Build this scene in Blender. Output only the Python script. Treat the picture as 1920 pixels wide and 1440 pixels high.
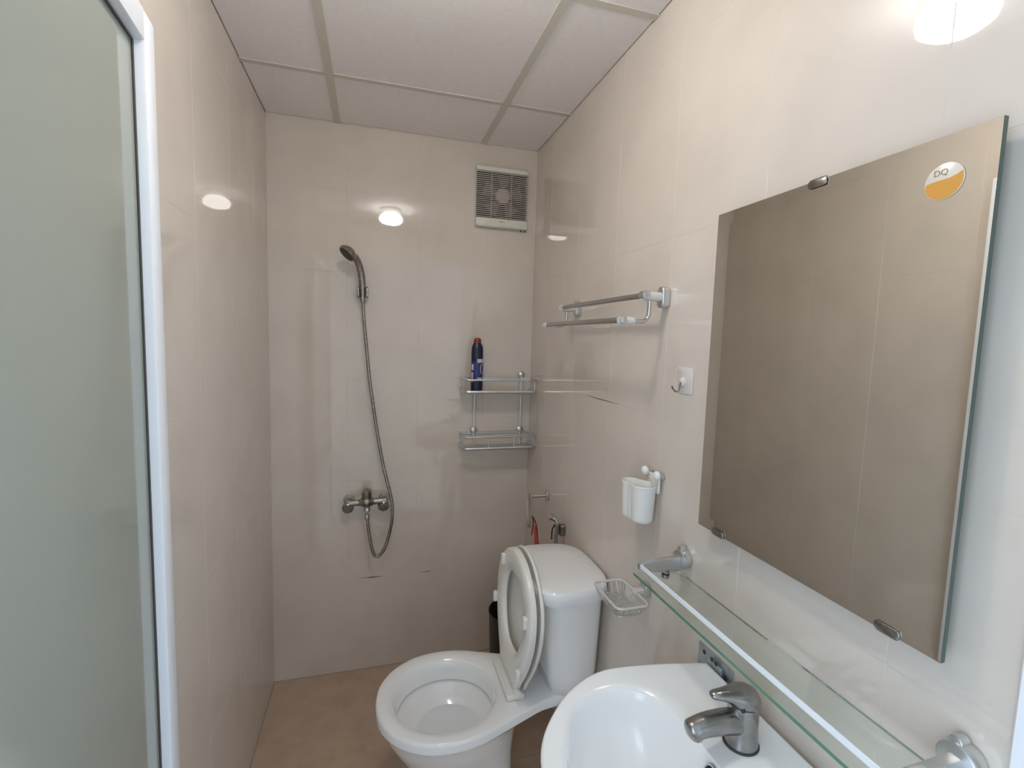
import bpy, bmesh, math, random
from mathutils import Vector, Matrix
random.seed(7)
for o in list(bpy.data.objects): bpy.data.objects.remove(o)
SC = bpy.context.scene
COL = SC.collection
W, H = 1.116, 2.347          # room width, ceiling height
YF = -1.815                  # inner face of the wall with the doorway

# ---------------------------------------------------------------- camera
cam_d = bpy.data.cameras.new('camera'); cam = bpy.data.objects.new('camera', cam_d); COL.objects.link(cam)
yaw, pitch, roll = 0.2823, -0.0908, 0.0298
fw = Vector((math.sin(yaw)*math.cos(pitch), math.cos(yaw)*math.cos(pitch), math.sin(pitch)))
rt = Vector((math.cos(yaw), -math.sin(yaw), 0)); up = rt.cross(fw)
rt2 = rt*math.cos(roll)+up*math.sin(roll); up2 = -rt*math.sin(roll)+up*math.cos(roll)
M = Matrix((rt2, up2, -fw)).transposed().to_4x4(); M.translation = Vector((-0.71, -2.1413, 1.4984))
cam.matrix_world = M
cam_d.sensor_width = 36; cam_d.lens = 900.76/1920*36; cam_d.clip_start = 0.02
SC.camera = cam
# ---------------------------------------------------------------- world, daylight, exposure
wd = bpy.data.worlds.new('world'); SC.world = wd; wd.use_nodes = True
bg = wd.node_tree.nodes['Background']; bg.inputs[0].default_value = (0.66, 0.82, 1.0, 1); bg.inputs[1].default_value = 3.3
SC.view_settings.view_transform = 'Standard'; SC.view_settings.look = 'None'
SC.view_settings.exposure = 0.05; SC.view_settings.gamma = 1.0; SC.view_settings.use_curve_mapping = False
LAMP_STRENGTH = 62.0
SC.cycles.max_bounces = 16; SC.cycles.diffuse_bounces = 10; SC.cycles.glossy_bounces = 8
pl = bpy.data.lights.new('doorway_daylight', 'AREA'); pl.shape = 'RECTANGLE'; pl.size = 1.0; pl.size_y = 2.1
pl.energy = 1.0
plo = bpy.data.objects.new('doorway_daylight', pl); COL.objects.link(plo)
plo.location = (-0.54, -1.95, 1.06); plo.rotation_euler = (math.radians(90), 0, 0)   # faces +Y
pl.cycles.is_portal = True

# ---------------------------------------------------------------- materials
def mat(name, col, rough=.5, metal=0., noise=0., nscale=8., coat=0., bump=0., bscale=200., trans=0., ior=1.5, emis=None, estr=0., spec=.5, ncol=None):
    m = bpy.data.materials.new(name); m.use_nodes = True
    nt = m.node_tree; b = nt.nodes['Principled BSDF']
    b.inputs['Base Color'].default_value = (*col, 1); b.inputs['Roughness'].default_value = rough
    b.inputs['Metallic'].default_value = metal; b.inputs['IOR'].default_value = ior
    b.inputs['Coat Weight'].default_value = coat; b.inputs['Coat Roughness'].default_value = .03
    b.inputs['Transmission Weight'].default_value = trans; b.inputs['Specular IOR Level'].default_value = spec
    geo = nt.nodes.new('ShaderNodeNewGeometry')
    if noise > 0:
        n = nt.nodes.new('ShaderNodeTexNoise'); n.inputs['Scale'].default_value = nscale; n.inputs['Detail'].default_value = 5
        nt.links.new(geo.outputs['Position'], n.inputs['Vector'])
        mx = nt.nodes.new('ShaderNodeMix'); mx.data_type = 'RGBA'
        c2 = ncol if ncol else tuple(c*(1-noise) for c in col)
        mx.inputs['A'].default_value = (*col, 1); mx.inputs['B'].default_value = (*c2, 1)
        cr = nt.nodes.new('ShaderNodeMapRange'); cr.inputs['From Min'].default_value = .38; cr.inputs['From Max'].default_value = .68
        nt.links.new(n.outputs['Fac'], cr.inputs['Value']); nt.links.new(cr.outputs['Result'], mx.inputs['Factor'])
        nt.links.new(mx.outputs['Result'], b.inputs['Base Color'])
    if bump > 0:
        n = nt.nodes.new('ShaderNodeTexNoise'); n.inputs['Scale'].default_value = bscale; n.inputs['Detail'].default_value = 3
        nt.links.new(geo.outputs['Position'], n.inputs['Vector'])
        bp = nt.nodes.new('ShaderNodeBump'); bp.inputs['Strength'].default_value = bump; bp.inputs['Distance'].default_value = .002
        nt.links.new(n.outputs['Fac'], bp.inputs['Height']); nt.links.new(bp.outputs['Normal'], b.inputs['Normal'])
    if emis:
        b.inputs['Emission Color'].default_value = (*emis, 1); b.inputs['Emission Strength'].default_value = estr
    return m
M_tile = mat('cream_glazed_tile', (.655, .585, .515), .024, noise=.07, nscale=5, bump=.03, bscale=9, ior=1.66)
M_grout = mat('pale_grout', (.70, .63, .56), .8, noise=.12, nscale=30)
M_grime = mat('dark_mould_in_joint', (.10, .055, .045), .9)
M_floor = mat('tan_floor_tile', (.52, .39, .29), .34, noise=.15, nscale=14, bump=.1, bscale=60)
M_fgrout = mat('brown_floor_grout', (.33, .24, .17), .8)
M_panel = mat('white_ceiling_board', (.86, .82, .80), .8, noise=.04, nscale=60, bump=.25, bscale=420)
M_tbar = mat('beige_ceiling_bar', (.62, .585, .515), .55)
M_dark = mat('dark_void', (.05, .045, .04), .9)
M_added_hall = mat('added_hall_floor', (.45, .42, .38), .5)
M_added_hallwall = mat('added_hall_wall', (.55, .53, .50), .8)
M_alu = mat('white_powder_coated_aluminium', (.80, .82, .86), .35)
M_frost = mat('green_grey_frosted_glass', (.315, .33, .285), .09, noise=.03, nscale=2.5, ior=1.5)
M_tap = mat('dull_tap_chrome', (.36, .355, .345), .24, 1.0, noise=.2, nscale=50)
M_chrome = mat('chrome', (.62, .62, .62), .12, 1.0, noise=.12, nscale=40)
M_oldchrome = mat('tarnished_chrome', (.40, .375, .34), .28, 1.0, noise=.35, nscale=90)
M_satin = mat('satin_aluminium', (.66, .67, .67), .36, 1.0)
M_bar = mat('grey_bar_metal', (.50, .49, .48), .35, 1.0)
M_white_metal = mat('pale_painted_aluminium', (.72, .72, .71), .3, .3)
M_ceramic = mat('white_glazed_ceramic', (.88, .89, .90), .12, spec=.6, coat=.5)
M_plastic = mat('white_plastic', (.80, .79, .76), .35)
M_lidpl = mat('white_seat_plastic', (.80, .79, .75), .28, noise=.05, nscale=12)
M_offwhite = mat('yellowed_white_plastic', (.68, .68, .60), .4, noise=.08, nscale=40)
M_black = mat('black_plastic', (.02, .018, .02), .35)
M_rubber = mat('dark_rubber', (.07, .06, .055), .7)
M_mirror = mat('mirror_silver', (.74, .73, .68), .012, 1.0)
M_mback = mat('mirror_edge_green', (.06, .09, .075), .35)
def glass(name, col, rough):
    m = mat(name, col, rough, trans=1., ior=1.45)
    return m
M_glass = mat('pale_green_shelf_glass', (.90, .95, .91), .02, trans=1., ior=1.18)
M_gedge = mat('green_glass_edge', (.10, .22, .14), .2)
M_gedge2 = mat('pale_glass_edge', (.34, .42, .35), .2)
M_clear = mat('clear_hook_plastic', (.70, .65, .61), .22)
M_galv = mat('galvanised_steel', (.50, .55, .58), .4, .7, noise=.3, nscale=60)
M_navy = mat('navy_plastic', (.012, .012, .045), .25)
M_blue = mat('blue_label_print', (.025, .035, .16), .35)
M_lilac = mat('lilac_label_print', (.62, .52, .62), .4)
M_redcap = mat('dark_red_plastic', (.22, .03, .03), .4)
M_red = mat('red_plastic', (.52, .10, .08), .35, noise=.3, nscale=60)
M_orange = mat('orange_print', (.62, .30, .06), .25)
M_cream = mat('cream_print', (.66, .60, .50), .25)
M_brownink = mat('brown_ink', (.25, .18, .14), .5)
M_greyring = mat('grey_smoked_plastic', (.42, .37, .34), .3)
M_fanblade = mat('dark_fan_plastic', (.20, .17, .15), .6)  # dark brown plastic for the fan blades
M_louvre = mat('dusty_louvre', (.52, .45, .41), .5)
M_stain = mat('lime_stain_on_wall', (.40, .33, .27), .7)
M_diff = mat('lamp_diffuser', (.9, .9, .9), .4, emis=(1.0, .965, .92), estr=LAMP_STRENGTH)
M_water = mat('toilet_water', (.74, .78, .80), .015, ior=1.33)

# ---------------------------------------------------------------- object helpers
BASE = {}
def base(o): return BASE.get(o.name, Vector((0, 0, 0))) if o else Vector((0, 0, 0))
def tag(o, label=None, cat=None, group=None, kind=None):
    if label: o['label'] = label
    if cat: o['category'] = cat
    if group: o['group'] = group
    if kind: o['kind'] = kind
    return o
def thing(name, label, cat, loc, group=None):
    o = bpy.data.objects.new(name, None); COL.objects.link(o); o.location = loc; o.empty_display_size = .03
    BASE[o.name] = Vector(loc); return tag(o, label, cat, group)
def mesh_of(bm, name, m, smooth=35):
    bmesh.ops.recalc_face_normals(bm, faces=bm.faces)
    me = bpy.data.meshes.new(name); bm.to_mesh(me); bm.free()
    if m is not None:
        for mm in (m if isinstance(m, (list, tuple)) else [m]): me.materials.append(mm)
    if smooth:
        for p in me.polygons: p.use_smooth = True
        me.set_sharp_from_angle(angle=math.radians(smooth))
    return me
def obj(name, bm, m, parent=None, smooth=35, label=None, kind=None, origin=None):
    """bm in world space; becomes one mesh object, child of parent."""
    b = base(parent) if parent else Vector(origin or (0, 0, 0))
    bmesh.ops.translate(bm, verts=bm.verts, vec=-b)
    o = bpy.data.objects.new(name, mesh_of(bm, name, m, smooth)); COL.objects.link(o)
    if parent: o.parent = parent; BASE[o.name] = b
    else: o.location = b; BASE[o.name] = b
    return tag(o, label=label, kind=kind)
def struct(name, bm, m, smooth=0): return obj(name, bm, m, None, smooth, kind='structure')

def V(*a): return Vector(a)
def box(bm, lo, hi, bev=0, seg=1):
    lo, hi = Vector(lo), Vector(hi)
    r = bmesh.ops.create_cube(bm, size=1.0); vs = r['verts']
    for v in vs: v.co = Vector([(lo[i]+hi[i])/2 + v.co[i]*(hi[i]-lo[i]) for i in range(3)])
    if bev: 
        es = list({e for v in vs for e in v.link_edges})
        bmesh.ops.bevel(bm, geom=es, offset=bev, segments=seg, affect='EDGES', profile=.5)
    return bm
def frame_of(d):
    d = d.normalized(); a = V(0, 0, 1) if abs(d.z) < .9 else V(1, 0, 0)
    x = d.cross(a).normalized(); y = d.cross(x).normalized(); return x, y
def rings(bm, rs, cap=True, closed=False):
    """rs: list of rings (list of Vector) -> skin"""
    vv = [[bm.verts.new(p) for p in r] for r in rs]; n = len(vv[0])
    L = len(vv)
    for i in range(L if closed else L-1):
        a, b = vv[i], vv[(i+1) % L]
        for j in range(n):
            k = (j+1) % n
            bm.faces.new((a[j], a[k], b[k], b[j]))
    if cap and not closed:
        bm.faces.new(vv[0]); bm.faces.new(list(reversed(vv[-1])))
    return bm
def tube(bm, pts, r, n=12, cap=True, closed=False, flat=None):
    pts = [Vector(p) for p in pts]; L = len(pts)
    rad = r if isinstance(r, (list, tuple)) else [r]*L
    out = []; px = None
    for i in range(L):
        if closed: d = pts[(i+1) % L]-pts[i-1]
        else: d = pts[min(i+1, L-1)]-pts[max(i-1, 0)]
        d.normalize()
        if px is None: x, y = frame_of(d)
        else:
            x = (px - d*px.dot(d)).normalized(); y = d.cross(x).normalized()
        px = x
        f = flat or (1, 1)
        out.append([pts[i] + x*(math.cos(t)*rad[i]*f[0]) + y*(math.sin(t)*rad[i]*f[1]) for t in [2*math.pi*k/n for k in range(n)]])
    return rings(bm, out, cap, closed)
def catmull(pts, sub=8, closed=False):
    pts = [Vector(p) for p in pts]; n = len(pts); out = []
    for i in range(n if closed else n-1):
        if closed: p0, p1, p2, p3 = pts[i-1], pts[i], pts[(i+1) % n], pts[(i+2) % n]
        else: p0, p1, p2, p3 = pts[max(i-1, 0)], pts[i], pts[i+1], pts[min(i+2, n-1)]
        for s in range(sub):
            t = s/sub
            out.append(.5*((2*p1)+(p2-p0)*t+(2*p0-5*p1+4*p2-p3)*t*t+(3*p1-p0-3*p2+p3)*t**3))
    if not closed: out.append(pts[-1])
    return out
def cyl(bm, a, b, r, n=24, bev=0, r2=None):
    a, b = Vector(a), Vector(b); d = (b-a).normalized(); x, y = frame_of(d); r2 = r if r2 is None else r2
    prof = [(0, r), (1, r2)] if not bev else None
    L = (b-a).length
    if bev: prof = [(0, r-bev), (bev/L*.3, r-bev*.3), (bev/L, r), (1-bev/L, r2), (1-bev/L*.3, r2-bev*.3), (1, r2-bev)]
    return rings(bm, [[a+(b-a)*t + x*math.cos(2*math.pi*k/n)*q + y*math.sin(2*math.pi*k/n)*q for k in range(n)] for t, q in prof])
def lathe(bm, c, axis, prof, n=32, cap=True):
    """prof: list of (h along axis, radius)"""
    c = Vector(c); d = Vector(axis).normalized(); x, y = frame_of(d)
    return rings(bm, [[c+d*h + x*math.cos(2*math.pi*k/n)*q + y*math.sin(2*math.pi*k/n)*q for k in range(n)] for h, q in prof], cap)
def ball(bm, c, r, n=16, s=(1, 1, 1)):
    q = bmesh.ops.create_uvsphere(bm, u_segments=n, v_segments=n//2, radius=r)
    for v in q['verts']: v.co = Vector((v.co.x*s[0], v.co.y*s[1], v.co.z*s[2])) + Vector(c)
    return bm
def polar(poly, c, n):
    """resample closed 2D polygon by angle about c"""
    out = []
    for k in range(n):
        t = 2*math.pi*k/n; d = (math.cos(t), math.sin(t)); best = None
        for i in range(len(poly)):
            ax, ay = poly[i][0]-c[0], poly[i][1]-c[1]; b = poly[(i+1) % len(poly)]
            ex, ey = b[0]-c[0]-ax, b[1]-c[1]-ay
            den = d[0]*ey-d[1]*ex
            if abs(den) < 1e-12: continue
            s = (ax*ey-ay*ex)/den; u = (ax*d[1]-ay*d[0])/den
            if s > 0 and -1e-6 <= u <= 1+1e-6 and (best is None or s > best): best = s
        out.append((c[0]+d[0]*best, c[1]+d[1]*best))
    return out
def slab(bm, pts2, f, lo, hi, bev=0):
    """extrude closed 2D outline; f(a,b,h)->world"""
    n = len(pts2)
    rs = []
    cx = sum(p[0] for p in pts2)/n; cy = sum(p[1] for p in pts2)/n
    def sc(k): return [(p[0]+(cx-p[0])/max(1e-6, math.hypot(cx-p[0], cy-p[1]))*k, p[1]+(cy-p[1])/max(1e-6, math.hypot(cx-p[0], cy-p[1]))*k) for p in pts2]
    if bev:
        for h, k in ((lo, bev), (lo+bev*.35, bev*.35), (lo+bev, 0), (hi-bev, 0), (hi-bev*.35, bev*.35), (hi, bev)):
            rs.append([f(a, b, h) for a, b in sc(k)])
    else: rs = [[f(a, b, lo) for a, b in pts2], [f(a, b, hi) for a, b in pts2]]
    return rings(bm, rs)
def rrect(a0, a1, b0, b1, r, n=5):
    out = []
    for cx, cy, t0 in ((a1-r, b1-r, 0), (a0+r, b1-r, 90), (a0+r, b0+r, 180), (a1-r, b0+r, 270)):
        for k in range(n+1):
            t = math.radians(t0+90*k/n); out.append((cx+r*math.cos(t), cy+r*math.sin(t)))
    return out
NB = bmesh.new

# ================================================================ SETTING
T = .0005  # tile thickness in front of the grout bed
GAP = .0006
struct('wall_back', box(NB(), (-W-.1, T, -.05), (.1, .1, H+.15)), M_grout)
struct('wall_right', box(NB(), (T, YF-.13, -.05), (.1, T, H+.15)), M_grout)
struct('wall_left', box(NB(), (-W-.1, YF-.13, -.05), (-W-T, T, H+.15)), M_grout)
wb, wr, wl = (bpy.data.objects[n] for n in ('wall_back', 'wall_right', 'wall_left'))
zs = [0] + [-.017+.4443*k for k in range(1, 6)] + [H+.06]
tile_mesh = {}
def tile(parent, axis, a0, a1, z0, z1):
    wdt = round(a1-a0-GAP, 4); hgt = round(z1-z0-GAP, 4); key = (axis, wdt, hgt)
    if key not in tile_mesh:
        bm = NB(); t = T
        if axis == 'B': box(bm, (-wdt/2, 0, -hgt/2), (wdt/2, t+.0005, hgt/2), .0005)
        elif axis == 'R': box(bm, (0, -wdt/2, -hgt/2), (t+.0005, wdt/2, hgt/2), .0005)
        else: box(bm, (-t-.0005, -wdt/2, -hgt/2), (0, wdt/2, hgt/2), .0005)
        tile_mesh[key] = mesh_of(bm, 'wall_tile', M_tile, 0)
    o = bpy.data.objects.new('wall_tile', tile_mesh[key]); COL.objects.link(o); o.parent = parent
    m = (a0+a1)/2; z = (z0+z1)/2
    o.location = {'B': (m, 0, z), 'R': (0, m, z), 'L': (-W, m, z)}[axis]
for zi in range(6):
    xs = [-W, -.815, -.5205, -.226, 0]
    for a, b in zip(xs, xs[1:]): tile(wb, 'B', a, b, zs[zi], zs[zi+1])
    ys = [YF, -1.667, -1.3735, -1.0795, -.789, -.4965, -.203, 0]
    for a, b in zip(ys, ys[1:]): tile(wr, 'R', a, b, zs[zi], zs[zi+1])
    ys = [YF, -1.684, -1.391, -1.099, -.807, -.515, -.222, 0]
    for a, b in zip(ys, ys[1:]): tile(wl, 'L', a, b, zs[zi], zs[zi+1])
# mould in a few joints
def grime(parent, pts, r=.0011):
    bm = NB(); tube(bm, pts, r, 6); return obj('grime', bm, M_grime, parent, label='dark mould line in a tile joint')
zj = zs[3]
grime(wr, [(.0004, -.62, zj), (.0000, -.66, zj+.0006), (.0000, -.72, zj-.0004), (.0000, -.80, zj+.0003), (.0005, -.85, zj)], [.0004, .0009, .0013, .001, .0003])
zj = zs[1]
grime(wb, [(-.77, .0003, zj), (-.74, 0, zj), (-.715, 0, zj), (-.69, 0, zj), (-.66, .0003, zj)], [.0003, .0008, .0026, .0016, .0003])
grime(wb, [(-.50, .0003, zj), (-.48, 0, zj), (-.462, 0, zj), (-.45, .0003, zj)], [.0003, .0012, .0018, .0003])
grime(wb, [(-.44, .0003, zj+.003), (-.437, 0, zj+.003)], [.0015, .0015])

# floor
struct('floor', box(NB(), (-1.8, -3.4, -.08), (.6, .1, -.003)), M_fgrout)
fl = bpy.data.objects['floor']
for xa, xb in ((-W+.001, -.36), (-.36, -.001)):
    for ya, yb in ((-.62, -.001), (-1.22, -.62), (YF-.1, -1.22)):
        obj('floor_tile', box(NB(), (xa+.0008, ya+.0008, -.003), (xb-.0008, yb-.0008, 0), .0005), M_floor, fl, 0)
obj('added_hall_tile', box(NB(), (-1.8, -3.4, -.003), (.6, YF-.1, 0)), M_added_hall, fl, 0)  # unseen floor of the added hall, there for plausible daylight
# silicone bead along wall base (two trims)
struct('trim_1', tube(NB(), [(-W, -.002, .001), (0, -.002, .001)], .0022, 6), M_stain)
struct('trim_2', tube(NB(), [(-W+.002, -1.7, .001), (-W+.002, 0, .001)], .0022, 6), M_stain)

# ceiling
struct('ceiling', box(NB(), (-W-.1, YF-.13, H+.05), (.1, .1, H+.12)), M_dark)
ce = bpy.data.objects['ceiling']
gx = [-W, -.852, -.252, 0]; gy = [0, -.374, -.956, -1.538, YF-.001]
for i in range(3):
    for j in range(4):
        e = [.002 if i == 0 else -.010, .002 if i == 2 else -.010, .002 if j == 0 else -.010, .002 if j == 3 else -.010]
        bm = NB(); box(bm, (gx[i]-e[0]*-1 if i == 0 else gx[i]-.004, gy[j+1]+.003, H+.0025), (gx[i+1]-.002 if i == 2 else gx[i+1]+.004, gy[j]-.003, H+.011), .0012)
        obj('ceiling_panel', bm, M_panel, ce, 0)
bw = .0125
for x in gx[1:3]: obj('ceiling_bar', box(NB(), (x-bw, YF, H-.0015), (x+bw, -.001, H+.0022), .0006), M_tbar, ce, 0)
for y in gy[1:4]:
    for a, b in ((gx[0], gx[1]-bw), (gx[1]+bw, gx[2]-bw), (gx[2]+bw, gx[3])):
        obj('ceiling_bar', box(NB(), (a+.0006, y-bw*.9, H-.0008), (b-.0006, y+bw*.9, H+.0022), .0005), M_tbar, ce, 0)

# wall with the doorway that the camera looks through
bm = NB(); box(bm, (-W, YF-.12, 2.13), (0, YF, H+.15)); box(bm, (-W, YF-.12, 0), (-1.052, YF, 2.13))
struct('wall_front', bm, M_grout)
# unseen hall, added to dim the doorway's reflection; open ends admit daylight
struct('wall_hall_added', box(NB(), (-1.8, -3.5, 0), (.6, -3.4, 2.6)), M_added_hallwall)
struct('ceiling_hall_added', box(NB(), (-1.8, -3.5, 2.6), (.6, YF-.12, 2.7)), M_added_hallwall)
bm = NB(); box(bm, (-.010, YF-.125, 0), (-.0005, YF+.002, 2.13), .002); struct('trim_3', bm, M_alu)
bm = NB(); box(bm, (-1.052, YF-.125, 0), (-1.02, YF-.002, 2.13), .003); struct('trim_4', bm, M_alu)
bm = NB(); box(bm, (-1.02, YF-.125, 2.10), (-.010, YF-.002, 2.13), .003); struct('trim_5', bm, M_alu)

# ================================================================ DOOR LEAF (open against the left wall)
F = V(-1.0645, -1.150, 0); dd = V(math.sin(.080), -math.cos(.080), 0); nn = V(dd.y, -dd.x, 0)*-1
if nn.x < 0: nn = -nn                     # face normal towards the room
def D(s, h, z): return F+dd*s+nn*h+V(0, 0, z)
door = thing('bathroom_door', 'white framed door leaf with frosted green-grey glass, folded back along left tiled wall', 'door', (F.x, F.y, .012))
LW, ZT = .63, 2.004
def dbox(s0, s1, h0, h1, z0, z1, bev=.0015):
    bm = NB(); box(bm, (0, 0, 0), (s1-s0, h1-h0, z1-z0), bev, 2)
    for v in bm.verts: v.co = D(s0+v.co.x, h0+v.co.y, z0+v.co.z)
    return bm
sw = .046
obj('stile', dbox(0, sw, -.036, 0, .012, ZT, .004), M_alu, door)
obj('stile', dbox(LW-sw, LW, -.036, 0, .012, ZT, .003), M_alu, door)
obj('top_rail', dbox(sw, LW-sw, -.0355, -.0003, ZT-.048, ZT, .002), M_alu, door)
obj('middle_rail', dbox(sw, LW-sw, -.0355, -.0003, .545, .592, .002), M_alu, door)
obj('bottom_rail', dbox(sw, LW-sw, -.0355, -.0003, .012, .09, .002), M_alu, door)
obj('glass_pane', dbox(sw-.004, LW-sw+.004, -.024, -.019, .588, ZT-.044, 0), M_frost, door, label='frosted green-grey glass')
obj('lower_panel', dbox(sw-.004, LW-sw+.004, -.024, -.012, .086, .549, 0), M_alu, door)
bd = NB()
tube(bd, [D(sw+.001, -.017, .594), D(sw+.001, -.017, ZT-.05)], .0016, 6); tube(bd, [D(sw+.001, -.017, ZT-.05), D(LW-sw, -.017, ZT-.05)], .0016, 6)
obj('glazing_bead', bd, M_rubber, door)

# ================================================================ MIRROR
MX = -.030
my0, my1, mz0, mz1 = -1.7492, -1.2818, 1.1133, 1.7666
mir = thing('wall_mirror', 'rectangular frameless mirror with a wide angled border on right wall above the glass shelf', 'mirror', (0, (my0+my1)/2, mz0))
bm = NB(); bv = .026; sl = .0006
q = [V(MX+.00008, my0, mz0), V(MX+sl, my1, mz0), V(MX+sl, my1, mz1), V(MX+.00008, my0, mz1)]
p = [V(MX, my0+bv, mz0+bv), V(MX, my1-bv, mz0+bv), V(MX, my1-bv, mz1-bv), V(MX, my0+bv, mz1-bv)]
qa = [bm.verts.new(v) for v in q]; pa = [bm.verts.new(v) for v in p]
for i in range(4): bm.faces.new((qa[i], qa[(i+1) % 4], pa[(i+1) % 4], pa[i]))
bm.faces.new(pa)
obj('mirror_face', bm, M_mirror, mir, 0)
bm = NB(); box(bm, (MX+sl+.0001, my0, mz0), (MX+.0075, my1, mz1)); obj('mirror_back', bm, M_mback, mir, 0)
for (cy, top) in ((-1.513, 1), (-1.345, 0), (-1.684, 0)):
    z = mz1 if top else mz0; s = -1 if top else 1
    bm = NB(); pts = rrect(cy-.017, cy+.017, min(z-.0015*s, z+.011*s), max(z-.0015*s, z+.011*s), .0045)
    slab(bm, pts, lambda a, b, h: V(h, a, b), MX-.003, MX-.0008, .0006)
    box(bm, (MX-.002, cy-.014, z-.003 if not top else z+.0006), (-.0005, cy+.014, z-.0006 if not top else z+.003))
    obj('mirror_clip', bm, M_oldchrome, mir, label='small tarnished metal clip')
bm = NB(); box(bm, (MX+.0076, -1.60, 1.2), (-.0005, -1.43, 1.65)); obj('mirror_spacer', bm, M_black, mir, 0)
# round sticker on the mirror
SY, SZ, SR = -1.6955, 1.7105, .0222
st = thing('round_sticker', 'round cream and orange sticker lettered DQ in the upper corner of the mirror', 'sticker', (MX, SY, SZ))
def SP(a, b, h=0): return V(MX-h, SY-a, SZ+b)      # a = viewer's right
N = 48; circ = [(math.cos(2*math.pi*k/N), math.sin(2*math.pi*k/N)) for k in range(N)]
bm = NB(); slab(bm, [(a*SR, b*SR) for a, b in circ], lambda a, b, h: SP(a, b, h), .0002, .0016, .0008); obj('sticker_disc', bm, M_cream, st)
bm = NB()
def wave(a): return .10+.16*a*a*(1 if a > 0 else .1)+.22*a - .1*math.sin(a*2.2)
arc = []
xsn = [i/24 for i in range(-24, 25)]
topc = [(a*.975, min(wave(a), math.sqrt(max(0, 1-a*a)))) for a in xsn if wave(a) > -math.sqrt(max(0, 1-a*a))]
botc = [(a*.975, -math.sqrt(max(0, 1-a*a))*.975) for a in reversed(xsn) if -math.sqrt(max(0, 1-a*a)) < wave(a)]
poly = topc+botc
f = bm.faces.new([bm.verts.new(SP(a*SR*.99, b*SR*.99, .00172)) for a, b in poly]); bmesh.ops.triangulate(bm, faces=[f])
obj('sticker_print', bm, M_orange, st, 0, label='orange lower half')
fc = bpy.data.curves.new('t', 'FONT'); fc.body = 'DQ'; fc.size = .0105; fc.align_x = 'CENTER'; fc.extrude = .00008
fo = bpy.data.objects.new('t', fc); COL.objects.link(fo); bpy.context.view_layer.update()
me = bpy.data.meshes.new_from_object(fo.evaluated_get(bpy.context.evaluated_depsgraph_get()))
bpy.data.objects.remove(fo)
for v in me.vertices: v.co = SP(v.co.x-.004, v.co.y+.0078, .0018+v.co.z) - V(MX, SY, SZ)
me.materials.append(M_brownink); o = bpy.data.objects.new('sticker_lettering', me); COL.objects.link(o); o.parent = st

# ================================================================ CEILING LAMP
LX, LY = -.60, -1.27
lamp = thing('ceiling_lamp', 'round white surface lamp glowing on the ceiling board above basin', 'lamp', (LX, LY, H))
bm = NB(); lathe(bm, (LX, LY, H+.002), (0, 0, -1), [(0, .070), (.010, .070), (.030, .052), (.034, .045)]); obj('lamp_rim', bm, M_plastic, lamp)
bm = NB(); lathe(bm, (LX, LY, H), (0, 0, -1), [(.034, .046), (.040, .062), (.052, .073), (.066, .076), (.080, .072), (.092, .056), (.098, .032), (.100, .001)]); obj('lamp_diffuser', bm, M_diff, lamp, 60)

# ================================================================ EXTRACTOR FAN
fx0, fx1, fz0, fz1 = -.285, -.046, 1.992, 2.250
fan = thing('extractor_fan', 'square off-white extractor fan with dusty louvres high on the back wall near corner', 'fan', ((fx0+fx1)/2, 0, fz0))
bm = NB()
box(bm, (fx0, -.030, fz1-.021), (fx1, -.0005, fz1), .006, 3); box(bm, (fx0, -.032, fz0), (fx1, -.0005, fz0+.040), .008, 3)
box(bm, (fx0+.001, -.016, fz0+.03), (fx0+.004, -.0005, fz1-.018)); box(bm, (fx1-.004, -.016, fz0+.03), (fx1-.001, -.0005, fz1-.018))
obj('fan_housing', bm, M_offwhite, fan)
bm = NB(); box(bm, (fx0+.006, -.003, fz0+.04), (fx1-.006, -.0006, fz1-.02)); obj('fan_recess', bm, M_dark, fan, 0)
fc_ = V((fx0+fx1)/2+.004, -.008, 2.132)
bm = NB(); lathe(bm, fc_, (0, -1, 0), [(0, .034), (.006, .034), (.010, .030), (.011, .001)]); obj('fan_hub', bm, M_louvre, fan)
for k in range(5):
    bm = NB(); a0 = 2*math.pi*k/5+.3; R0, R1 = .03, .095; pr = []
    for h in (0, .0012):
        pr.append([fc_+V(math.cos(a0+t)*r, -.002-h-(t*.006), math.sin(a0+t)*r) for r, t in ((R0, -.3), (R1, -.42), (R1, .32), (R0, .3))])
    rings(bm, pr); obj('fan_blade', bm, M_fanblade, fan, 0)
bm = NB(); nl = 24
for k in range(nl):
    z = fz0+.040+(fz1-.021-fz0-.040)*(k+.5)/nl
    b2 = [V(fx0+.002, -.0195, z-.0010), V(fx0+.002, -.0235, z-.0004), V(fx0+.002, -.0240, z+.0020), V(fx0+.002, -.0195, z+.0016)]
    rings(bm, [b2, [v+V(fx1-fx0-.004, 0, 0) for v in b2]])
    if k == 0: pass
    obj('louvre', bm, M_louvre, fan, 0); bm = NB()
bm.free()
bm = NB(); box(bm, (-.215, -.0195, fz0+.045), (-.212, -.016, fz1-.024)); box(bm, (-.125, -.0195, fz0+.045), (-.122, -.016, fz1-.024)); obj('louvre_tie', bm, M_louvre, fan, 0)
bm = NB(); 
for i, w in enumerate((.006, .006, .005, .004)): box(bm, (-.180+i*.0068, -.0328, fz0+.0215), (-.180+i*.0068+w, -.0319, fz0+.0275))
obj('fan_badge', bm, M_greyring, fan, 0, label='small grey illegible badge')
for dx in (-.028, -.010):
    bm = NB(); ball(bm, (fx1+dx, -.016, fz0-.003), .004, 10); obj('cord_stub', bm, M_black, fan)

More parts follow.
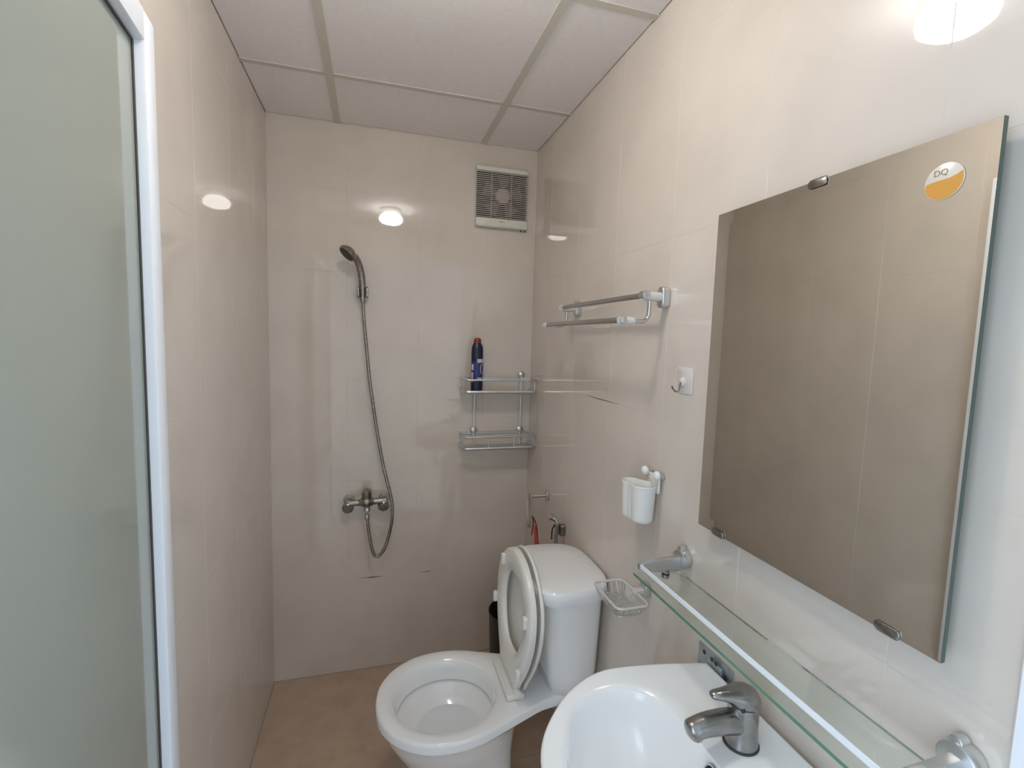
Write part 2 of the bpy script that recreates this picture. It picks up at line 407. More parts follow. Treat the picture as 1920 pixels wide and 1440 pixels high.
# ================================================================ SHOWER SET
sh = thing('hand_shower', 'tarnished chrome hand shower leaning out of its wall clip on back wall', 'shower head', (-.753, 0, 1.684))
bm = NB()
hp = catmull([(-.753, -.045, 1.655), (-.754, -.050, 1.70), (-.758, -.060, 1.745), (-.768, -.077, 1.785), (-.783, -.096, 1.812)], 6)
tube(bm, hp, [.0105+.004*math.sin(min(1, i/14)*math.pi*.6) for i in range(len(hp))], 14); obj('handle', bm, M_oldchrome, sh)
bm = NB(); hd = V(-.805, -.112, 1.822); ax = V(-.62, -.30, -.72).normalized()
# head: flat oval dish, spray face to lower left
lathe(bm, hd-ax*.012, ax, [(-.010, .004), (-.006, .016), (.002, .028), (.012, .036), (.020, .037), (.024, .034)], 28)
obj('spray_head', bm, M_oldchrome, sh)
bm = NB(); lathe(bm, hd+ax*.010, ax, [(0, .031), (.003, .031), (.004, .029)], 28); obj('spray_face', bm, M_rubber, sh)
clip = thing('shower_clip', 'grey chrome wall clip holding the hand shower on the back wall', 'bracket', (-.753, 0, 1.675))
bm = NB(); box(bm, (-.765, -.028, 1.662), (-.741, -.0005, 1.692), .004, 2); obj('clip_base', bm, M_oldchrome, clip)
for s in (-1, 1):
    bm = NB(); pts = rrect(-.062, -.024, 1.655, 1.698, .006)
    slab(bm, pts, lambda a, b, h, s=s: V(-.753+s*h, a, b), .0135, .022, .0015); obj('clip_jaw', bm, M_oldchrome, clip)
hose = thing('shower_hose', 'tarnished flexible metal hose looping from mixer tap up to the hand shower', 'hose', (-.73, -.04, .55))
hpts = catmull([(-.753, -.045, 1.656), (-.7505, -.045, 1.60), (-.744, -.046, 1.52), (-.735, -.048, 1.42), (-.7255, -.05, 1.32), (-.7105, -.052, 1.21), (-.693, -.055, 1.09), (-.6725, -.06, .97), (-.652, -.072, .88), (-.6325, -.080, .80), (-.6305, -.080, .72), (-.642, -.071, .65), (-.660, -.072, .59), (-.682, -.072, .558), (-.700, -.072, .558), (-.712, -.072, .585), (-.722, -.071, .64), (-.7295, -.070, .695), (-.733, -.069, .735)], 10)
bm = NB(); rr = [.0066+(.0007 if i % 2 else 0) for i in range(len(hpts))]; tube(bm, hpts, rr, 10); obj('hose_tube', bm, M_oldchrome, hose, 50)
bm = NB(); cyl(bm, (-.7335, -.069, .720), (-.7345, -.069, .744), .010, 16, .001); obj('hose_nut', bm, M_chrome, hose)
bm = NB(); cyl(bm, (-.753, -.045, 1.634), (-.753, -.045, 1.658), .0095, 16, .001, .011); obj('hose_cone', bm, M_oldchrome, hose)
mx = thing('shower_mixer', 'old chrome wall mixer tap with round flanges above hose loop on the back wall', 'tap', (-.735, 0, .79))
bm = NB(); tube(bm, catmull([(-.806, -.06, .792), (-.77, -.06, .793), (-.735, -.06, .795), (-.70, -.06, .795), (-.668, -.06, .797)], 6), [.0135]*8+[.017, .020, .024, .0265, .027, .0265, .024, .020, .017]+[.0135]*8, 20); obj('mixer_body', bm, M_oldchrome, mx)
for s in (-1, 1):
    cx = -.736+s*.073
    bm = NB(); lathe(bm, (cx, -.0005, .790), (0, -1, 0), [(0, .024), (.004, .024), (.014, .017), (.02, .0155)], 28); obj('wall_flange', bm, M_satin, mx)
    bm = NB(); cyl(bm, (cx, -.012, .790), (cx, -.062, .792), .0145, 20, .002); obj('union', bm, M_oldchrome, mx)
    bm = NB(); lathe(bm, (cx-.003, -.040, .772), (0, -.96, -.25), [(0, .016), (.004, .0235), (.016, .0240), (.021, .020), (.022, .011), (.020, .010)], 24); obj('union_nut', bm, M_oldchrome, mx)
bm = NB(); cyl(bm, (-.734, -.06, .772), (-.734, -.066, .7535), .0135, 20, .002); obj('outlet', bm, M_chrome, mx)
bm = NB(); lathe(bm, (-.735, -.060, .803), (0, -.25, 1), [(0, .023), (.010, .0205), (.018, .0195), (.036, .0205), (.046, .0185), (.051, .010), (.052, .001)], 28); obj('mixer_lever', bm, M_oldchrome, mx)

# ================================================================ TWO-TIER RACK
rk = thing('wall_rack', 'two-tier pale metal shower rack on the back wall beside the corner', 'rack', (-.165, 0, 1.0))
rx0, rx1, ry = -.331, -.004, -.112
for zr, zf in ((1.322, 1.264), (1.070, 1.014)):
    bm = NB(); pts = []
    for cx, cy, t0 in ((rx1-.02, ry+.02, 270), (rx0+.02, ry+.02, 180)):
        pass
    path = [V(rx0, -.006, zr)] + [V(rx0+.022+.022*math.cos(t), ry+.022+.022*math.sin(t), zr) for t in [math.radians(180+15*k) for k in range(7)]] \
         + [V(rx1-.022+.022*math.cos(t), ry+.022+.022*math.sin(t), zr) for t in [math.radians(270+15*k) for k in range(7)]] + [V(rx1, -.006, zr)]
    tube(bm, path, .0042, 8); obj('rim_rail', bm, M_satin, rk)
    bm = NB(); low = [v+V(0, 0, zf-zr+.006) for v in path]; tube(bm, low, .0070, 8, flat=(1, 1)); obj('tray_edge', bm, M_satin, rk)
    bm = NB()
    for k in range(9):
        y = -.010-(abs(ry)-.020)*k/8; box(bm, (rx0+.004, y-.0032, zf-.001), (rx1-.004, y+.0032, zf+.001))
    for x in (-.25, -.165, -.085): box(bm, (x-.003, ry+.003, zf-.0025), (x+.003, -.004, zf-.001))
    o = obj('tray_slats', bm, M_satin, rk, 0, kind='stuff')
    for x in (rx0, rx0+.11, rx1-.10, rx1):
        bm = NB(); yy = ry if rx0+.02 < x < rx1-.02 else ry+.03
        tube(bm, [(x, yy, zf+.006), (x, yy, zr)], .0028, 8); obj('stay', bm, M_satin, rk)
    bm = NB(); box(bm, (rx0, -.006, zr-.006), (rx1, -.001, zr+.006), .001); obj('back_strip', bm, M_satin, rk)
for x in (-.268, -.047):
    bm = NB(); cyl(bm, (x, -.010, 1.005), (x, -.010, 1.345), .0056, 12, .001); obj('post', bm, M_white_metal, rk)
    for z in (1.34, 1.083):
        bm = NB(); lathe(bm, (x, -.0005, z), (0, -1, 0), [(0, .0165), (.008, .0165), (.013, .012), (.016, .004)], 20); obj('mount_cap', bm, M_satin, rk)
    bm = NB(); ball(bm, (x, -.016, 1.0), .0065, 10); obj('end_knob', bm, M_rubber, rk)
# bottle
bo = thing('shampoo_bottle', 'tall navy blue bottle with dark red cap standing on the upper rack tier', 'bottle', (-.271, -.066, 1.2652))
bx, by, bz = -.271, -.066, 1.2652
def oval(prof, n=28, sy=.8):
    bm = NB(); rings(bm, [[V(bx+math.cos(2*math.pi*k/n)*r, by+math.sin(2*math.pi*k/n)*r*sy, bz+h) for k in range(n)] for h, r in prof]); return bm
obj('bottle_body', oval([(0, .022), (.002, .0255), (.04, .0262), (.10, .0262), (.16, .0262), (.195, .0255), (.208, .0215), (.214, .0175), (.217, .0165)]), M_navy, bo)
obj('bottle_cap', oval([(.217, .0155), (.222, .0165), (.232, .0155), (.238, .011), (.240, .002)]), M_redcap, bo, label='dark red cap')
def lab(h0, h1, t0, t1, m, nm='label_print', off=.0004, lb=None):
    bm = NB(); n = 14; a = []; b = []
    for k in range(n+1):
        t = math.radians(t0+(t1-t0)*k/n); r = .0262+off
        a.append(bm.verts.new(V(bx+math.cos(t)*r, by+math.sin(t)*r*.8-(off if math.sin(t) < 0 else 0), bz+h0))); b.append(bm.verts.new(V(bx+math.cos(t)*r, by+math.sin(t)*r*.8-(off if math.sin(t) < 0 else 0), bz+h1)))
    for k in range(n): bm.faces.new((a[k], a[k+1], b[k+1], b[k]))
    return obj(nm, bm, m, bo, label=lb)
lab(.055, .135, 185, 355, M_blue, 'bottle_label', .0003, 'blue printed label')
lab(.131, .147, 262, 340, M_lilac, 'label_band', .0007, 'pale printed band')
lab(.051, .066, 265, 318, M_lilac, 'label_band', .0007, 'pale printed band')
lab(.046, .088, 196, 222, M_lilac, 'label_band', .0007, 'pale printed band')
lab(.098, .124, 198, 226, M_lilac, 'label_band', .0007, 'pale printed band')
bm = NB(); c0 = []
for k in range(15):
    t = math.radians(100+160*k/14); ang = math.radians(318)+math.cos(t)*.42; hh = .103+math.sin(t)*-.02
    hh = .104+.021*math.sin(t*1.0)
    c0.append(V(bx+math.cos(ang)*.0272, by+math.sin(ang)*.0272*.8-.0006, bz+hh))
tube(bm, c0, .0016, 6); obj('label_swirl', bm, M_lilac, bo)

# ================================================================ TOWEL RAIL (right wall)
tr = thing('towel_rail', 'double-bar satin aluminium towel rail on right wall between corner and mirror', 'towel rail', (0, -.80, 1.6))
for y in (-1.073, -.537):
    near = y < -.8
    bm = NB(); slab(bm, rrect(y-.0145, y+.0145, 1.590, 1.643, .0135), lambda a, b, h: V(-h, a, b), .0005, .022, .003); obj('mount_plate', bm, M_satin, tr)
    bm = NB(); tube(bm, [(-.018, y, 1.617), (-.072, y, 1.617)], .0115, 16); obj('arm', bm, M_white_metal, tr)
    bm = NB(); jp = catmull([(-.050, y, 1.606), (-.050, y, 1.585), (-.052, y, 1.566), (-.062, y, 1.556), (-.078, y, 1.554), (-.112, y, 1.554)], 6); tube(bm, jp, .0055, 12); obj('drop_arm', bm, M_chrome, tr, label='bright bent metal tube')
    bm = NB(); cyl(bm, (-.092, y, 1.5545), (-.134, y, 1.5545), .0100, 16, .002); obj('bar_socket', bm, M_white_metal, tr)
for nm, X, z in (('upper_bar', -.065, 1.619), ('lower_bar', -.124, 1.5560)):
    bm = NB(); cyl(bm, (X, -1.073, z), (X, -.525, z), .0072, 16, .001); obj('bar', bm, M_bar, tr)
    bm = NB(); cyl(bm, (X, -.528, z), (X, -.516, z), .0085, 16, .002); obj('end_cap', bm, M_plastic, tr, label='white end cap')
    bm = NB(); cyl(bm, (X, -1.085, z), (X, -1.060, z), .0115 if X > -.1 else .0098, 16, .002); obj('end_cap', bm, M_satin, tr)

# ================================================================ ADHESIVE HOOK
hk = thing('adhesive_hook', 'clear plastic stick-on pad with small metal hook between towel rail and mirror', 'hook', (0, -1.166, 1.386))
bm = NB(); slab(bm, rrect(-1.196, -1.136, 1.384, 1.447, .007), lambda a, b, h: V(-h, a, b), .0004, .0022, .0006); obj('hook_pad', bm, M_clear, hk)
bm = NB(); lathe(bm, (-.002, -1.160, 1.412), (-1, 0, 0), [(0, .012), (.003, .011), (.006, .006), (.007, .001)], 20); obj('hook_boss', bm, M_clear, hk)
bm = NB(); tube(bm, catmull([(-.006, -1.160, 1.416), (-.010, -1.160, 1.405), (-.011, -1.160, 1.394), (-.014, -1.159, 1.389), (-.020, -1.157, 1.389), (-.026, -1.155, 1.396), (-.028, -1.154, 1.402)], 5), .0018, 8); obj('metal_hook', bm, M_oldchrome, hk)

# ================================================================ TOOTHBRUSH CUP
cp = thing('toothbrush_cup', 'white two-lobed plastic toothbrush cup hanging on right wall left of the mirror', 'cup', (0, -1.06, 1.04))
def cupout(k, z):
    # two lobes: big near wall side, small away
    A = (-.041, -1.077, .0320*k); B = (-.053, -1.036, .0235*k); Cm = (-.046, -1.056, .0262*k)
    pts = []
    cx, cy = -.043, -1.060
    for i in range(48):
        t = 2*math.pi*i/48; d = (math.cos(t), math.sin(t)); best = 0
        for ax_, ay_, r in (A, B, Cm):
            ox, oy = ax_-cx, ay_-cy; bq = d[0]*ox+d[1]*oy; cq = ox*ox+oy*oy-r*r; di = bq*bq-cq
            if di > 0: best = max(best, bq+math.sqrt(di))
        pts.append(V(cx+d[0]*best, cy+d[1]*best, z))
    return pts
bm = NB(); rings(bm, [cupout(.70, 1.042), cupout(.80, 1.044), cupout(.86, 1.052), cupout(.97, 1.125), cupout(1.04, 1.136), cupout(1.06, 1.138), cupout(1.03, 1.140), cupout(.99, 1.139), cupout(.94, 1.125), cupout(.82, 1.054), cupout(.7, 1.05)])
obj('cup_body', bm, M_plastic, cp, 50)
bm = NB(); slab(bm, rrect(-1.102, -1.046, 1.118, 1.166, .006), lambda a, b, h: V(-h, a, b), .008, .0125, .0008); obj('cup_back', bm, M_plastic, cp)
for y in (-1.046, -1.100):
    bm = NB(); lathe(bm, (-.0005, y, 1.165), (-1, 0, 0), [(0, .0105), (.004, .0105), (.006, .006), (.010, .006)], 18); obj('suction_foot', bm, M_greyring, cp)
    bm = NB(); ball(bm, (-.019, y, 1.167), .0125, 16, (.75, 1, 1)); obj('knob', bm, M_plastic, cp)

# ================================================================ GLASS SHELF
gs = thing('glass_shelf', 'long pale green glass shelf with white front rail under the mirror', 'shelf', (0, -1.49, .97))
gy0, gy1, gxf, gxb, gz = -1.785, -1.196, -.129, -.020, .9715
bm = NB(); box(bm, (gxf, gy0, gz-.006), (gxb, gy1, gz), .0006); o = obj('glass_plate', bm, M_glass, gs, 0)
bm = NB(); box(bm, (gxf-.0006, gy0, gz-.0058), (gxf-.0001, gy1, gz-.0002)); obj('glass_edge', bm, M_gedge, gs, 0, label='dark green front edge of the glass')
bm = NB(); box(bm, (gxb+.0001, gy0, gz-.0058), (gxb+.0005, gy1, gz-.0002)); obj('glass_edge', bm, M_gedge2, gs, 0, label='pale green back edge of the glass')
for y in (-1.213, -1.772):
    bm = NB(); cyl(bm, (-.0005, y, 1.000), (-.024, y, 1.000), .0225, 28, .003); obj('wall_boss', bm, M_satin, gs)
    bm = NB(); cyl(bm, (-.004, y+.004, 1.022), (-.020, y+.004, 1.022), .008, 16, .002); obj('set_screw', bm, M_satin, gs)
    bm = NB(); slab(bm, [(-.128, .988), (-.128, 1.000), (-.118, 1.004), (-.02, 1.008), (-.02, .974), (-.06, .974), (-.118, .984)], lambda a, b, h, y=y: V(a, y+h, b), -.007, .007, .001); obj('arm', bm, M_satin, gs)
    bm = NB(); cyl(bm, (-.055, y, gz), (-.055, y, .980), .009, 16); obj('glass_clamp', bm, M_oldchrome, gs)
    bm = NB(); cyl(bm, (-.055, y, gz-.014), (-.055, y, gz-.006), .009, 16); obj('clamp_screw', bm, M_oldchrome, gs)
bm = NB(); box(bm, (-.1256, -1.785, .991), (-.1231, -1.204, 1.001), .0005); obj('front_rail', bm, M_alu, gs, label='thin white front rail')

# ================================================================ SOAP BASKET
sb = thing('soap_basket', 'small white wire soap basket on right wall between cistern and glass shelf', 'soap dish', (0, -1.06, .81))
def rect_path(x0, x1, y0, y1, z, r=.014):
    return [V(a, b, z) for a, b in rrect(x0, x1, y0, y1, r, 4)]
top = rect_path(-.128, -.040, -1.133, -.993, .843, .016); bot = rect_path(-.118, -.050, -1.120, -1.006, .815, .012)
bm = NB(); tube(bm, top, .0034, 8, closed=True); obj('top_rim', bm, M_white_metal, sb)
bm = NB(); tube(bm, bot, .0018, 6, closed=True); obj('base_wire', bm, M_satin, sb)
for k in range(11):
    y = -1.126+.126*k/10; yb = -1.114+.102*k/10
    bm = NB(); tube(bm, [(-.128, y, .843), (-.117, yb, .815), (-.051, yb, .815), (-.040, y, .843)], .0012, 6); obj('wire', bm, M_satin, sb)
for k in range(4):
    x = -.108+.05*k/3
    bm = NB(); tube(bm, [(x, -1.133, .843), (x, -1.120, .815), (x, -1.006, .815), (x, -.993, .843)], .0012, 6); obj('wire', bm, M_satin, sb)
bm = NB(); box(bm, (-.045, -1.072, .838), (-.012, -1.052, .850), .002); obj('arm', bm, M_white_metal, sb)
bm = NB(); slab(bm, rrect(-1.078, -1.046, .828, .860, .006), lambda a, b, h: V(-h, a, b), .0005, .018, .002); obj('mount_plate', bm, M_satin, sb)

# ================================================================ TOWEL RING, RED BRUSH, BIDET SPRAY behind the cistern
rg = thing('towel_ring', 'grey plastic towel ring hanging from a metal post in the corner above cistern', 'towel ring', (0, -.29, .85))
bm = NB(); slab(bm, rrect(-.306, -.278, .832, .874, .010), lambda a, b, h: V(-h, a, b), .0005, .010, .002); obj('mount_plate', bm, M_satin, rg)
bm = NB(); tube(bm, [(-.006, -.292, .853), (-.076, -.292, .853)], .0075, 12); obj('post', bm, M_satin, rg)
bm = NB(); rc = V(-.083, -.285, .795)
tube(bm, [rc+V(.022*math.sin(t), .018*math.cos(t)*1, .062*math.cos(t))*1 + V(.0, .055*math.sin(t), 0) for t in [2*math.pi*k/36 for k in range(36)]], .006, 8, closed=True, flat=(1, 1)); obj('ring', bm, M_greyring, rg)
rb = thing('red_brush', 'red plastic brush handle with black loop standing behind the white cistern', 'brush', (-.07, -.36, .62))
bm = NB()
def bw_(pts, r): tube(bm, pts, r, 10, flat=(1, .5))
tube(bm, catmull([(-.062, -.345, .60), (-.062, -.343, .66), (-.066, -.341, .70), (-.071, -.338, .742)], 6), [.0125-.0065*i/18 for i in range(19)], 10); obj('handle', bm, M_red, rb)
bm = NB(); tube(bm, catmull([(-.064, -.352, .70), (-.066, -.350, .735), (-.073, -.343, .765), (-.084, -.338, .785), (-.078, -.336, .760), (-.080, -.334, .73), (-.083, -.336, .705)], 6), .0028, 8); obj('loop', bm, M_redcap, rb, label='dark loop at the top')
bs = thing('bidet_spray', 'small chrome bidet sprayer hooked on right wall behind the cistern', 'bidet spray', (0, -.48, .74))
bm = NB(); slab(bm, rrect(-.492, -.468, .755, .80, .008), lambda a, b, h: V(-h, a, b), .0005, .02, .002); obj('holder', bm, M_oldchrome, bs)
bm = NB(); tube(bm, catmull([(-.030, -.470, .66), (-.031, -.472, .74), (-.030, -.476, .79), (-.034, -.474, .815), (-.050, -.466, .828)], 6), [.0085]*12+[.0095]*8+[.011]*5, 14); obj('spray_handle', bm, M_chrome, bs)
bm = NB(); lathe(bm, (-.046, -.468, .826), (-1, .15, .25), [(0, .011), (.006, .0135), (.012, .0135), (.014, .011)], 20); obj('spray_head', bm, M_chrome, bs)
bm = NB(); tube(bm, catmull([(-.038, -.476, .80), (-.047, -.472, .78), (-.048, -.470, .74)], 5), .003, 8); obj('trigger', bm, M_black, bs)

# waste bin behind the toilet
wbn = thing('waste_bin', 'black plastic waste bin standing in the back corner behind the toilet', 'bin', (-.135, -.28, 0))
bm = NB(); lathe(bm, (-.135, -.28, .0005), (0, 0, 1), [(0, .085), (.005, .09), (.352, .103), (.357, .106), (.36, .104), (.358, .101), (.35, .100), (.02, .085)], 32, True); obj('bin_body', bm, M_black, wbn)

# ================================================================ TOILET
TC = -.745
to = thing('toilet', 'white close-coupled toilet with its seat raised, backed against right wall', 'toilet', (-.4, TC, 0))
def sym(half):
    """half: list (x, hw) from front (left) to back; returns closed outline"""
    a = [(x, h) for x, h in half]; return [(x, h) for x, h in a] + [(x, -h) for x, h in reversed(a)]
def smooth2(half, sub=6):
    full = sym(half)
    return [(p.x, p.y) for p in catmull([V(x, y, 0) for x, y in full], sub, True)]
NR = 72; cc = (-.44, 0)
rim = smooth2([(-.699, .030), (-.684, .085), (-.642, .143), (-.575, .185), (-.50, .199), (-.42, .191), (-.335, .160), (-.255, .129), (-.20, .110), (-.10, .100), (-.035, .098)])
def R_(poly, z, k=1., dx=0): 
    return [V(cc[0]+(a-cc[0])*k+dx, TC+b*k, z) for a, b in polar(poly, cc, NR)]
def ell(xl, xr, hw, z, e=2.0):
    c = (xl+xr)/2; a = (xr-xl)/2; poly = []
    for k in range(120):
        t = 2*math.pi*k/120; ct, s_ = math.cos(t), math.sin(t)
        poly.append((c+a*math.copysign(abs(ct)**(2/e), ct), hw*math.copysign(abs(s_)**(2/e), s_)))
    cq = cc
    return [V(a_, TC+b_, z) for a_, b_ in polar(poly, cq, NR)]
bm = NB()
def mixr(A, B, t): return [a.lerp(b, t) for a, b in zip(A, B)]
rz = .405
R0 = R_(rim, rz-.012)
lo1 = R_(rim, rz-.040)
bodyr = [ell(-.60, -.255, .105, .0, 3), ell(-.60, -.255, .105, .02, 3), ell(-.575, -.27, .088, .07, 2.6), ell(-.575, -.275, .090, .13, 2.4), ell(-.605, -.275, .112, .20, 2.2), ell(-.650, -.27, .145, .27, 2.1), ell(-.676, -.265, .168, .32, 2.1), ell(-.686, -.26, .180, .352, 2.1), mixr(ell(-.690, -.25, .184, .368, 2.1), R_(rim, .368, .97), .6), R_(rim, .370, .975), R_(rim, rz-.031, .985), R_(rim, rz-.030, 1.0), R_(rim, rz-.010, 1.0), R_(rim, rz-.002, .990), R_(rim, rz, .972)]
ins = [ell(-.658, -.325, .158, rz-.004), ell(-.650, -.333, .150, rz-.014), ell(-.641, -.340, .143, rz-.040), ell(-.640, -.341, .142, rz-.062), ell(-.6385, -.3425, .1405, rz-.064), ell(-.649, -.332, .151, rz-.065), ell(-.650, -.331, .152, rz-.074), ell(-.640, -.340, .143, rz-.080), ell(-.622, -.352, .130, rz-.098), ell(-.59, -.37, .112, rz-.115), ell(-.56, -.39, .085, rz-.130), ell(-.53, -.41, .05, rz-.150), ell(-.48, -.43, .015, rz-.155)]
rings(bm, bodyr+[mixr(R_(rim, rz+.0005, .95), ell(-.665, -.318, .165, rz+.0005), .6)]+ins)
obj('toilet_bowl', bm, M_ceramic, to, 60)
bm = NB(); rings(bm, [ell(-.578, -.38, .097, rz-.1235), ell(-.578, -.38, .097, rz-.1225)]); 
obj('bowl_water', bm, M_water, to)
# cistern
def cist(k, z, x0, x1, hw, bow=.012):
    poly = smooth2([(x0, hw*.55), (x0+.012, hw*.80), (x0+.040, hw*.965), (x0+.075, hw), (x1-.068, hw*.95), (x1-.022, hw*.78), (x1, hw*.45)], 5)
    return [V(a, TC+b, z) for a, b in polar(poly, ((x0+x1)/2, 0), 64)]
bm = NB(); rings(bm, [cist(0, .4055, -.168, -.022, .116), cist(0, .412, -.176, -.018, .124), cist(0, .47, -.186, -.016, .131), cist(0, .60, -.205, -.014, .143), cist(0, .727, -.220, -.012, .153)]); obj('cistern', bm, M_ceramic, to, 50)
bm = NB(); rings(bm, [cist(0, .724, -.234, -.006, .162), cist(0, .728, -.241, -.006, .168), cist(0, .752, -.248, -.006, .174), cist(0, .768, -.247, -.006, .173), cist(0, .774, -.243, -.009, .169), cist(0, .7775, -.234, -.016, .160), cist(0, .780, -.17, -.06, .09), cist(0, .7805, -.13, -.11, .02)]); obj('cistern_lid', bm, M_ceramic, to, 32)
bm = NB(); box(bm, (-.1305+.002, TC-.012, .7795), (-.118, TC+.012, .783), .002, 2); 
bm.free()
# seat + lid, raised
def seat_out(k, hw=.183, top=.400, z0=0.0):
    pts = []
    half = [(0.0, .072), (.03, .095), (.08, .130), (.15, .165), (.22, .182), (.29, .176), (.345, .140), (.385, .085), (.402, .030)]
    full = [(h, z) for z, h in half]+[(-h, z) for z, h in reversed(half)]
    cz = .2
    return [(p.x*k, cz+(p.y-cz)*k) for p in catmull([V(a, b, 0) for a, b in full], 4, True)]
def seat_in():
    half = [(.095, .030), (.115, .068), (.16, .098), (.21, .112), (.265, .106), (.305, .080), (.328, .030)]
    full = [(h, z) for z, h in half]+[(-h, z) for z, h in reversed(half)]
    return [(p.x, p.y) for p in catmull([V(a, b, 0) for a, b in full], 4, True)]
cs = (0, .2); so = polar(seat_out(1), cs, 80); si = polar(seat_in(), cs, 80)
tilt = math.radians(3.0)
def SM(y, z, h, x0): # local seat coordinates -> world ; h towards the viewer (-X)
    return V(x0+z*math.sin(tilt)-h*math.cos(tilt), TC+y, .428+z*math.cos(tilt)+h*math.sin(tilt)*0)
def lerp2(a, b, t): return (a[0]+(b[0]-a[0])*t, a[1]+(b[1]-a[1])*t)
bm = NB(); X0 = -.288; prof = [(0, -.011), (.0, .003), (.05, .008), (.3, .011), (.7, .010), (.95, .006), (1, .001), (1, -.008), (.9, -.013), (.1, -.013)]
rings(bm, [[SM(*lerp2(o_, i_, t), h, X0) for o_, i_ in zip(so, si)] for t, h in prof], closed=True); obj('seat_ring', bm, M_lidpl, to, 50)
bm = NB(); X1 = -.259
ctr = (0, .2)
rings(bm, [[SM(*lerp2(o_, ctr, t), h, X1) for o_ in so] for t, h in ((.97, .001), (.3, .001), (.08, .002), (.03, .006), (-.01, .006), (-.015, -.002), (.02, -.008), (.2, -.011), (.97, -.012))]); obj('seat_lid', bm, M_lidpl, to, 50)
for y, z in ((.112, .335), (-.150, .262), (-.128, .085), (.170, .172)):
    bm = NB(); slab(bm, rrect(y-.010, y+.010, z-.018, z+.018, .006), lambda a, b, h: SM(a, b, h, X0), .008, .021, .003); obj('seat_buffer', bm, M_plastic, to)
bm = NB(); box(bm, (-.318, TC-.094, rz+.001), (-.262, TC+.088, rz+.020), .006, 3); obj('hinge_block', bm, M_lidpl, to)
bm = NB(); cyl(bm, (-.285, TC-.100, rz+.026), (-.285, TC+.094, rz+.026), .0105, 18, .002); obj('hinge_bar', bm, M_lidpl, to)

# ================================================================ BASIN
BC = -1.520; BZ = .815
ba = thing('wash_basin', 'white ceramic wash basin with chrome tap mounted on right wall below the glass shelf', 'basin', (0, BC, .65))
NQ = 96; c2 = (-.215, 0)
def outl(k=1.):
    half = [(-.452, .0), (-.448, .045), (-.430, .095), (-.398, .140), (-.348, .188), (-.290, .222), (-.235, .236), (-.165, .232), (-.09, .220), (-.012, .2045)]
    pts = catmull([V(x, y, 0) for x, y in half], 8)
    # ensure tangent at the front
    P = [(p.x, p.y) for p in pts]
    return P + [(x, -y) for x, y in reversed(P)]
OB = outl()
def ringb(poly, z, k=1., dx=0.): 
    cx, cy = c2
    return [V(min(cx+(a-cx)*k+dx, -.012), BC+b*k, z) for a, b in polar(poly, c2, NQ)]
def inn(z, k=1., dx=0., sink=0.):
    half = [(-.408, 0), (-.404, .045), (-.385, .088), (-.347, .150), (-.295, .182), (-.232, .187), (-.190, .165), (-.165, .125), (-.157, .075), (-.156, 0)]
    P = [(p.x, p.y) for p in catmull([V(x, y, 0) for x, y in half], 6)]; P = P+[(x, -y) for x, y in reversed(P)]
    cx = -.285
    P = [(cx+(a-cx)*k+dx, b*k) for a, b in P]
    return [V(a, BC+b, z) for a, b in polar(P, (-.27, 0) if 0 else c2 if k > .6 else (cx+dx, 0), NQ)]
bm = NB()
outr = [ringb(OB, BZ-.170, .42), ringb(OB, BZ-.15, .66), ringb(OB, BZ-.10, .88), ringb(OB, BZ-.045, .955), ringb(OB, BZ-.018, .993), ringb(OB, BZ-.006, 1.0), ringb(OB, BZ-.001, .993), ringb(OB, BZ, .978)]
A_ = ringb(OB, BZ-.0015, .955); I1 = inn(BZ-.010)
mid = mixr(A_, inn(BZ-.006, 1.03), .75)
mid = [V(v.x, v.y, BZ-.005) for v in mid]
inr = [A_, mid, I1, inn(BZ-.015, .985), inn(BZ-.045, .945), inn(BZ-.085, .87), inn(BZ-.118, .72)]
rings(bm, outr+inr+[[V(-.285+(v.x+.285)*k, BC+(v.y-BC)*k, z) for v in inn(BZ-.118, .72)] for k, z in ((.62, BZ-.136), (.25, BZ-.144), (.09, BZ-.146))])
obj('basin_bowl', bm, M_ceramic, ba, 60)
bm = NB(); oc = V(-.1660, BC-.008, BZ-.028); on_ = V(-1, .12, .55)
on_.normalize(); lathe(bm, oc-on_*.004, on_, [(0, .0150), (.0075, .0150), (.009, .0135), (.009, .0108), (.003, .0100)], 28); obj('overflow_ring', bm, M_chrome, ba)
bm = NB(); lathe(bm, oc-on_*.003, on_, [(0, .0100), (.0045, .0100)], 24); obj('overflow_hole', bm, M_black, ba)
bm = NB(); lathe(bm, (-.285, BC, BZ-.148), (0, 0, 1), [(0, .023), (.004, .023), (.005, .018)], 28); obj('drain', bm, M_chrome, ba)
bm = NB(); tube(bm, [(-.25, BC, BZ-.172), (-.25, BC, BZ-.26), (-.24, BC, BZ-.29), (-.12, BC, BZ-.29), (-.001, BC, BZ-.29)], .016, 14); obj('waste_pipe', bm, M_plastic, ba)
# bracket
bk = thing('basin_bracket', 'galvanised steel bracket plate with holes on the wall behind basin back edge', 'bracket', (0, -1.335, .75))
bm = NB(); box(bm, (-.0035, -1.384, .735), (-.0005, -1.278, .838), .0005); obj('plate', bm, M_galv, bk, 0)
bm = NB(); box(bm, (-.010, -1.360, .745), (-.0036, -1.318, .826), .001); obj('hook_tongue', bm, M_galv, bk, 0)
for y, z, r in ((-1.298, .824, .005), (-1.330, .829, .0045), (-1.343, .828, .0045), (-1.366, .812, .006)):
    bm = NB(); cyl(bm, (-.0036 if not -1.36 < y < -1.318 else -.0101, y, z), (-.0044 if not -1.36 < y < -1.318 else -.0108, y, z), r, 14); obj('hole', bm, M_dark, bk, 0)
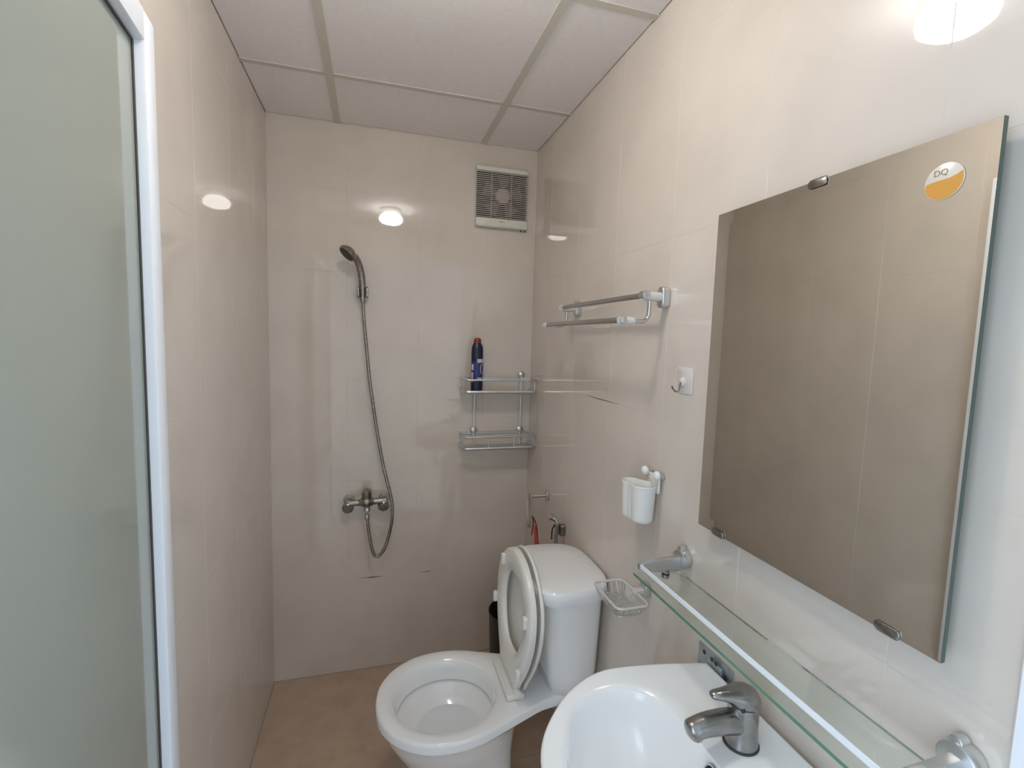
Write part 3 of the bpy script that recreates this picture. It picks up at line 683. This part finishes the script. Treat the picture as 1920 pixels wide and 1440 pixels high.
# tap
FX, FY = -.091, -1.508
tp = thing('basin_tap', 'chrome single-lever mixer tap standing on the back deck of wash basin', 'tap', (FX, FY, BZ))
bm = NB(); z0 = BZ-.004
lathe(bm, (FX, FY, z0), (0, 0, 1), [(0, .0278), (.004, .0278), (.010, .0268), (.03, .0258), (.06, .0252), (.070, .0250), (.074, .024), (.075, .018)], 36); obj('tap_body', bm, M_tap, tp, 50)
bm = NB(); lathe(bm, (FX, FY, z0-.001), (0, 0, 1), [(0, .0298), (.0035, .0298), (.0038, .0285)], 36); obj('base_gasket', bm, M_rubber, tp)
bm = NB(); sp = catmull([(FX-.004, FY, z0+.040), (FX-.034, FY, z0+.046), (FX-.062, FY-.001, z0+.049), (FX-.084, FY-.002, z0+.050), (FX-.100, FY-.003, z0+.0480), (FX-.114, FY-.003, z0+.0435)], 8)
nsp = len(sp); tube(bm, sp, [.0215-.0040*min(1, i/28) for i in range(nsp-6)]+[.0172, .0162, .0146, .0120, .0085, .003], 20); obj('spout', bm, M_tap, tp, 60)
bm = NB(); lathe(bm, (FX-.095, FY-.003, z0+.037), (-.1, 0, -1), [(0, .0105), (.006, .0105), (.008, .009), (.006, .007)], 20); obj('aerator', bm, M_chrome, tp)
# lever: dome with a short tongue towards the bowl
bm = NB()
sec = [(.0255, .079, .006, .006), (.024, .079, .014, .012), (.018, .081, .0205, .0185), (.006, .084, .0250, .0215), (-.008, .087, .0245, .0200), (-.022, .0905, .0200, .0160), (-.036, .095, .0150, .0115), (-.050, .098, .0120, .0085), (-.060, .0995, .0105, .0068), (-.067, .100, .0078, .005), (-.070, .100, .003, .002)]
rings(bm, [[V(FX+x_, FY+math.cos(t)*wy, z0+zc+math.sin(t)*hz-(.004 if math.sin(t) < 0 and x_ > -.03 else 0)) for t in [2*math.pi*k/24 for k in range(24)]] for x_, zc, wy, hz in sec]); obj('lever', bm, M_tap, tp, 60)
bm = NB(); lathe(bm, (FX-.0175, FY-.0170, z0+.078), (-.55, -.8, .1), [(0, .0045), (.004, .0045)], 14); obj('index_dot', bm, M_black, tp)
